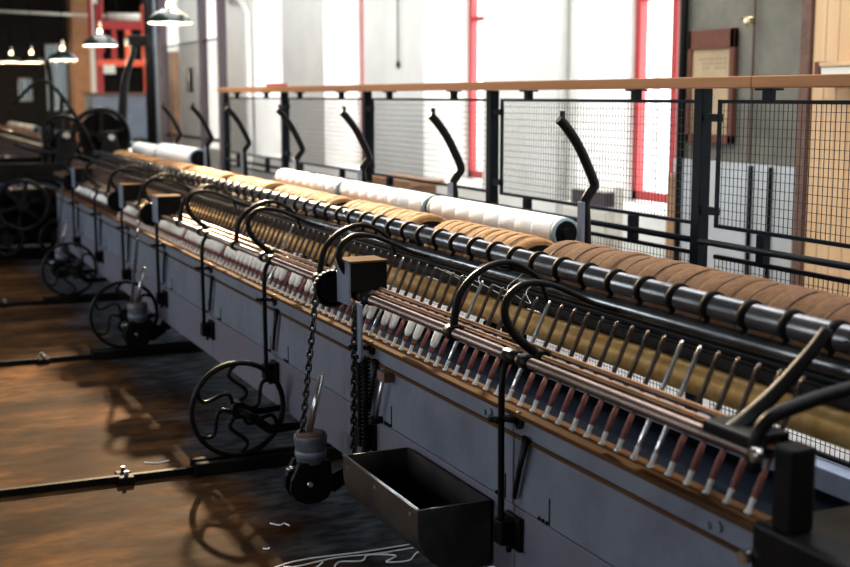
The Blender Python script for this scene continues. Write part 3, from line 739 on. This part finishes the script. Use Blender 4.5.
part('foot', MB().box(3.22, 3.44, 14.55, 14.95, 0, .05).box(3.28, 3.299, 14.5, 15.0, 1.0, 1.1), M['bench'], t, .004)
t = thing('grey_pipe', (3.2, 15.1, 0), 'grey vertical pipe rising past the tall mesh screen', 'pipe')
part('pipe', MB().cyl((3.2, 15.1, 0), (3.2, 15.1, ZC - .01), .035, 12), M['machine_grey'], t)
part('flange', MB().cyl((3.2, 15.1, 0), (3.2, 15.1, .02), .08, 14), M['machine_grey'], t)
t = thing('iron_column', (3.05, 14.62, 0), 'dark slim cast iron column next to the grey pipe past the mesh screen', 'column')
part('shaft', MB().cyl((3.05, 14.62, .1), (3.05, 14.62, ZC - .15), .055, 18), M['iron'], t)
part('base', MB().cyl((3.05, 14.62, 0), (3.05, 14.62, .1), .09, 18), M['iron'], t)
part('capital', MB().lathe([(.055, ZC - .15), (.11, ZC - .04), (.12, ZC - .01)], (3.05, 14.62, 0), n=18), M['iron'], t)

# ------------------------------------------------------------------ lamps
LL = ['green enamel pendant lamp in front of the windows, hanging clear of the red frame', 'green enamel pendant lamp before the red frame',
      'green enamel pendant lamp above the arched gable window', 'green enamel pendant lamp above the small gable window', 'green enamel pendant lamp, smallest whole one of the row', 'green enamel pendant lamp at the far end of the row']
LY = [9.95, 13.1, 15.7, 18.7, 21.3, 24.3]
LZ = [2.06, 2.0, 1.92, 1.96, 2.03, 2.08]
for i, y in enumerate(LY):
    x, z = 2.24, LZ[i]
    t = thing('pendant_lamp', (x, y, z), LL[i], 'lamp', 'enamel pendant lamps in a row')
    th = .004
    outer = [(.175, 0), (.174, .012), (.155, .040), (.115, .072), (.065, .098), (.036, .110), (.032, .118)]
    part('shade', MB().lathe(outer, (x, y, z), n=36, caps=False), M['enamel'], t)
    part('reflector', MB().lathe([(r - .003, h - .003) for r, h in outer[:-1]], (x, y, z), n=36, caps=False), M['enamel_in'], t)
    part('lamp_holder', MB().lathe([(.014, .165), (.02, .17), (.022, .185), (.02, .21), (.012, .225), (.008, .235)], (x, y, z), n=16), M['brass'], t)
    part('bulb', MB().lathe([(.012, .165), (.022, .145), (.024, .12), (.024, .09), (.028, .06), (.030, .03), (.022, .008), (.006, .001)], (x, y, z), n=16), M['bulb'], t)
    part('cord', MB().cyl((x, y, z + .23), (x, y, ZC - .001), .006, 8), M['iron_dull'], t)
    ld = bpy.data.lights.new('lamp_light', 'POINT'); ld.energy = 22; ld.color = (1, .80, .55); ld.shadow_soft_size = .03
    lo = bpy.data.objects.new('lamp_light', ld); COL.objects.link(lo); lo.location = (x, y, z - .034)

# ------------------------------------------------------------------ headstock and far machinery
GS = True
hs = thing('headstock', (1.7, 11.3, 0), 'black cast iron headstock of belt pulleys and levers at the end of the carriage', 'machine')
for y in (10.75, 11.9):
    part('side_frame', MB().box(.75, .83, y - .04, y + .04, 0, 1.02).box(1.72, 2.16, y - .04, y + .04, 0, .85).box(.75, 2.16, y - .04, y + .04, .80, .95).box(.75, 2.2, y - .04, y + .04, .16, .26).box(.83, 1.72, y - .03, y + .03, .52, .6), M['iron_dull'], hs, .01)
part('bed', MB().box(.78, 2.14, 10.79, 11.86, .82, .90), M['iron'], hs, .01)
part('gear_case', MB().box(.95, 1.5, 10.85, 11.7, .27, .70), M['iron'], hs, .03)
def wheel(name, cx, cz, y, r, w, nsp, parent, m=M['iron']):
    wl = part(name, MB().tube([(cx + r * math.cos(2 * math.pi * j / 36), y, cz + r * math.sin(2 * math.pi * j / 36)) for j in range(36)], w, 8, closed=True, flat=(2.4, 1), ref=(0, 1, 0)), m, parent)
    for j in range(nsp):
        a = 2 * math.pi * j / nsp + .3
        part('spoke', MB().bar((cx + .03 * math.cos(a), y, cz + .03 * math.sin(a)), (cx + r * math.cos(a), y, cz + r * math.sin(a)), .03), m, wl)
    part('hub', MB().cyl((cx, y - .06, cz), (cx, y + .06, cz), .05, 14), m, wl)
    return wl
wheel('belt_pulley', 1.895, 1.15, 11.2, .235, .022, 5, hs)
wheel('belt_pulley', 1.895, 1.15, 11.42, .21, .02, 5, hs)
wheel('belt_pulley', 1.55, 1.17, 11.05, .16, .018, 4, hs)
wheel('gear_wheel', 1.15, .62, 10.66, .2, .02, 6, hs)
wheel('gear_wheel', 1.42, .34, 10.66, .14, .02, 5, hs)
wheel('gear_wheel', 1.02, .34, 10.66, .12, .02, 4, hs)
part('pulley_cover', MB().lathe([(.20, 11.3), (.20, 11.32)], (1.915, 0, 1.15), 'y', 30), M['iron_dull'], hs)
part('shaft', MB().cyl((1.915, 10.8, 1.15), (1.915, 11.9, 1.15), .025, 12), M['steel'], hs)
part('shaft', MB().cyl((1.55, 10.8, 1.17), (1.55, 11.9, 1.17), .025, 12), M['steel'], hs)
for y in (10.9, 11.75):
    part('bearing', MB().prism([(1.8, .90), (2.03, .90), (1.96, 1.2), (1.87, 1.2)], y - .04, y + .04), M['iron'], hs, .008)
    part('bearing', MB().prism([(1.45, .90), (1.65, .90), (1.60, 1.21), (1.50, 1.21)], y - .04, y + .04), M['iron'], hs, .008)
part('tall_lever', MB().tube(curve_pts([(2.12, 11.3, .9), (2.10, 11.3, 1.15), (2.11, 11.3, 1.40), (2.14, 11.3, 1.65), (2.21, 11.3, 1.85), (2.22, 11.3, 1.97)]), [.05, .048, .042, .036, .024, .03], 8), M['iron'], hs)
part('lever_head', MB().box(2.16, 2.34, 11.2, 11.4, 1.93, 2.02), M['iron'], hs, .01)
for p, r in [([(1.45, 11.1, .9), (1.48, 11.1, 1.5), (1.46, 11.1, 1.80)], .022), ([(1.15, 11.0, 1.42), (1.42, 11.0, 1.62), (1.7, 11.0, 1.25), (1.8, 11.0, 1.0)], .016), ([(1.15, 11.0, 1.10), (1.35, 11.0, 1.04), (1.55, 11.0, 1.0)], .018), ([(1.58, 11.5, .9), (1.62, 11.5, 1.5)], .02)]:
    part('strap_lever', MB().tube(curve_pts(p), r, 8), M['iron'], hs)
part('tie_bar', MB().box(.2, 1.9, 10.68, 10.74, .66, .72).box(.2, 1.2, 10.72, 10.78, .2, .26), M['iron_dull'], hs)
part('brass_oiler', MB().lathe([(.03, 0), (.035, .04), (.02, .08)], (2.1, 11.0, .97), n=12), M['steel'], hs)
part('oil_shelf', MB().box(2.0, 2.17, 10.9, 11.8, .951, .97), M['iron'], hs)

# the further half of the mule beyond the headstock
fc = thing('spinning_carriage', (1.45, 12.3, 0), 'blurred blue grey carriage continuing beyond the black headstock', 'spinning machine')
part('front_panel', MB().box(1.40, 1.42, 12.25, 22, .31, .735), M['panel'], fc)
part('spindle_rail', MB().box(1.39, 1.46, 12.25, 22, .736, .748), M['rust_wood'], fc)
part('faller_shaft', MB().cyl((1.402, 12.25, .877), (1.402, 22, .877), .014, 10), M['rod'], fc)
part('support_leg', MB().box(1.37, 1.385, 13.0, 13.03, .0, .87).box(1.37, 1.385, 15.0, 15.03, .0, .87).box(1.37, 1.385, 17.0, 17.03, .0, .87), M['iron'], fc)
for y in range(50):
    link('spindle', ME_SP, fc, Vector(sc((SPB[0], 12.5 + y * .125, SPB[1]))) - Vector(ORG[fc.name]), (0, TIL, 0))
    if y < 20:
        p = Vector((SPB[0], 12.5 + y * .125, SPB[1])) + ax * .0475
        c = link('yarn_cop', COPV[0], None, sc(p), (0, TIL, 0))
        tag(c, '%s white yarn cop on the carriage beyond the headstock' % ORD[y], 'yarn cop', 'white yarn cops beyond the headstock')
part('back_panel', MB().box(1.70, 1.72, 12.25, 22, .31, .66).box(1.42, 1.70, 12.25, 22, .60, .63), M['slate'], fc)
ff = thing('roller_frame', (1.9, 13, 0), 'blurred roller frame continuing beyond the black headstock', 'spinning frame')
part('roller_beam', MB().box(1.76, 1.84, 13.0, 22, .9, .96), M['beam'], ff)
part('top_roller', MB().cyl((1.75, 13.0, 1.02), (1.75, 22, 1.02), .028, 12), M['roller'], ff)
part('creel_rail', MB().box(2.18, 2.30, 13.0, 22, .938, .966), M['iron_dull'], ff)
part('stand', MB().box(1.78, 2.28, 13.1, 13.16, 0, .9).box(1.78, 2.28, 18.1, 18.16, 0, .9).box(1.78, 2.28, 21.8, 21.86, 0, .9).box(2.2, 2.28, 13.1, 13.16, .9, .938).box(2.2, 2.28, 18.1, 18.16, .9, .938).box(2.2, 2.28, 21.8, 21.86, .9, .938), M['iron'], ff)
part('roving', MB().cyl((1.95, 13.2, .95), (1.95, 21.8, .95), .1, 18), M['brown'], ff)

# red machine frame
GS = False
rf = thing('red_machine', (3.4, 18, 0), 'tall orange red painted iron frame with dark panels by the windows', 'machine')
part('upright', MB().box(3.66, 3.80, 17.95, 18.1, 0, 2.75), M['orange'], rf, .005)
part('upright', MB().box(3.02, 3.10, 17.95, 18.1, 0, 2.75), M['red'], rf, .005)
part('top_beam', MB().box(3.02, 3.8, 17.96, 18.09, 2.41, 2.52), M['red'], rf, .005)
part('cross_beam', MB().box(3.02, 3.8, 17.94, 18.08, 1.90, 1.99), M['orange'], rf, .005)
part('strut', MB().box(3.42, 3.50, 17.97, 18.06, 1.99, 2.41), M['orange'], rf, .005)
part('strut', MB().box(3.24, 3.30, 17.97, 18.06, 1.99, 2.41), M['red'], rf, .005)
part('panel', MB().box(3.10, 3.66, 18.0, 18.03, 1.55, 1.90), M['iron_dull'], rf)
part('pale_plate', MB().box(3.1, 3.26, 17.93, 17.95, 1.80, 1.92), M['cream'], rf)
part('bed', MB().box(2.9, 3.8, 17.8, 18.4, .9, 1.50), M['machine_grey'], rf, .01)
part('base', MB().box(2.95, 3.75, 17.85, 18.35, 0, .9), M['iron_dull'], rf, .01)
part('ledge', MB().box(2.88, 3.82, 17.78, 18.42, 1.50, 1.54), M['rusty'], rf, .005)
t = thing('brick_pillar', (3.2, 20.2, 0), 'orange brick pillar beside the red frame', 'pillar')
part('shaft', MB().box(3.0, 3.26, 20, 20.4, 0, ZC - .33), M['brick'], t, .01)
part('pale_side', MB().box(3.262, 3.40, 20, 20.4, 0, ZC - .33), M['cream'], t, .01)
t = thing('heating_pipe', (0, 19, 2.64), 'pale horizontal pipe under the dark ceiling above the red frame', 'pipe')
part('pipe', MB().cyl((3.36, 19, 2.64), (4.1, 19, 2.64), .055, 12).cyl((1.4, 19, 2.69), (3.36, 19, 2.64), .02, 10), M['cream'], t)
part('hanger', MB().cyl((3.5, 19, 2.69), (3.5, 19, ZC - .33), .012, 8).cyl((4.0, 19, 2.69), (4.0, 19, ZC - .01), .012, 8).cyl((1.5, 19, 2.70), (1.5, 19, ZC - .01), .012, 8), M['iron_dull'], t)
for i, (x, zb) in enumerate([(3.1, 2.56), (3.26, 2.42)]):
    t = solo('sprinkler_pipe', MB().cyl((x, 18.9, zb - .3), (x, 18.9, ZC + .03), .03, 10), M['red'], ['red pipe coming down from the dark ceiling, beside the brick pillar', 'red pipe coming down from the dark ceiling behind the pendant lamp'][i], 'pipe', 'red pipes under the ceiling')

# ------------------------------------------------------------------ light
w = bpy.data.worlds.new('sky'); SC.world = w; w.use_nodes = True
bg = w.node_tree.nodes['Background']; bg.inputs['Color'].default_value = (.93, .97, 1, 1); bg.inputs['Strength'].default_value = 3.2
def area(x, y, z, sx, sz, rz, power, color):
    l = bpy.data.lights.new('daylight', 'AREA'); l.shape = 'RECTANGLE'; l.size = sx; l.size_y = sz; l.energy = power; l.color = color
    o = bpy.data.objects.new('daylight', l); COL.objects.link(o); o.location = (x, y, z); o.rotation_euler = (R(90), 0, rz)
for k in wk:
    area(XF + .2, 8.21 + PIT * k, (Z0W + Z1W) / 2, 1.0, 2.55, R(90), 62, (.97, .985, 1))
for y, e in zip(LW, (46, 60, 92, 140, 140)): area(XL - .32, y, 2.1, 1.36, 2.36, R(-90), e, (.84, .91, 1))

# long roof light over the machine, unseen, added to brighten the spools
mb = MB(); xa, xb, ya, yb = 1.9, 3.1, -1, 15
mb.box(xa - .06, xa, ya, yb, ZC - .34, ZC).box(xb, xb + .06, ya, yb, ZC - .34, ZC).box(xa, xb, ya - .06, ya, ZC - .34, ZC).box(xa, xb, yb, yb + .06, ZC - .34, ZC)
for k in range(1, 16): mb.box(xa, xb, ya + k - .015, ya + k + .015, ZC - .33, ZC - .29)
struct('window_21', mb, M['cream'])
l = bpy.data.lights.new('added_roof_fill', 'AREA'); l.shape = 'RECTANGLE'; l.size = 1.16; l.size_y = 15.9; l.energy = 360; l.color = (.95, .97, 1)
o = bpy.data.objects.new('added_roof_fill', l); COL.objects.link(o); o.location = ((xa + xb) / 2, (ya + yb) / 2, ZC - .27)
mb = MB(); xa, xb, ya, yb = 3.7, 4.9, 1, 23  # second unseen roof light, added to brighten the piers and the aisle
mb.box(xa - .06, xa, ya, yb, ZC - .34, ZC).box(xb, xb + .06, ya, yb, ZC - .34, ZC).box(xa, xb, ya - .06, ya, ZC - .34, ZC).box(xa, xb, yb, yb + .06, ZC - .34, ZC)
for k in range(1, 22): mb.box(xa, xb, ya + k - .015, ya + k + .015, ZC - .33, ZC - .29)
struct('window_22', mb, M['cream'])
l = bpy.data.lights.new('added_roof_fill', 'AREA'); l.shape = 'RECTANGLE'; l.size = 1.16; l.size_y = 21.9; l.energy = 270; l.color = (.96, .98, 1)
o = bpy.data.objects.new('added_roof_fill', l); COL.objects.link(o); o.location = ((xa + xb) / 2, (ya + yb) / 2, ZC - .27)
l = bpy.data.lights.new('added_shadow_spot', 'SPOT'); l.energy = 13000; l.color = (1, .76, .47); l.spot_size = R(31); l.spot_blend = .7; l.shadow_soft_size = .07  # unseen spot added to throw the wheel's shadow, set along that shadow's direction
o = bpy.data.objects.new('added_shadow_spot', l); COL.objects.link(o); o.location = (2.92, 12.0, 3.5)
o.rotation_euler = (Vector((.7, 4.4, .0)) - Vector(o.location)).to_track_quat('-Z', 'Y').to_euler()

# ------------------------------------------------------------------ camera
cd = bpy.data.cameras.new('camera'); cam = bpy.data.objects.new('camera', cd); COL.objects.link(cam); SC.camera = cam
cd.sensor_width = 36; cd.lens = 36 * 1258 / 850
cam.location = (0, 0, 1.5)
cam.rotation_euler = (R(90 - 8.5), 0, R(-23.95))
cd.clip_start = .05; cd.clip_end = 200
cd.dof.use_dof = True; cd.dof.focus_distance = 4.0; cd.dof.aperture_fstop = 2.8
vs_ = SC.view_settings
vs_.view_transform = 'Standard'; vs_.look = 'None'; vs_.gamma = 1; vs_.use_curve_mapping = False; vs_.exposure = 0.28
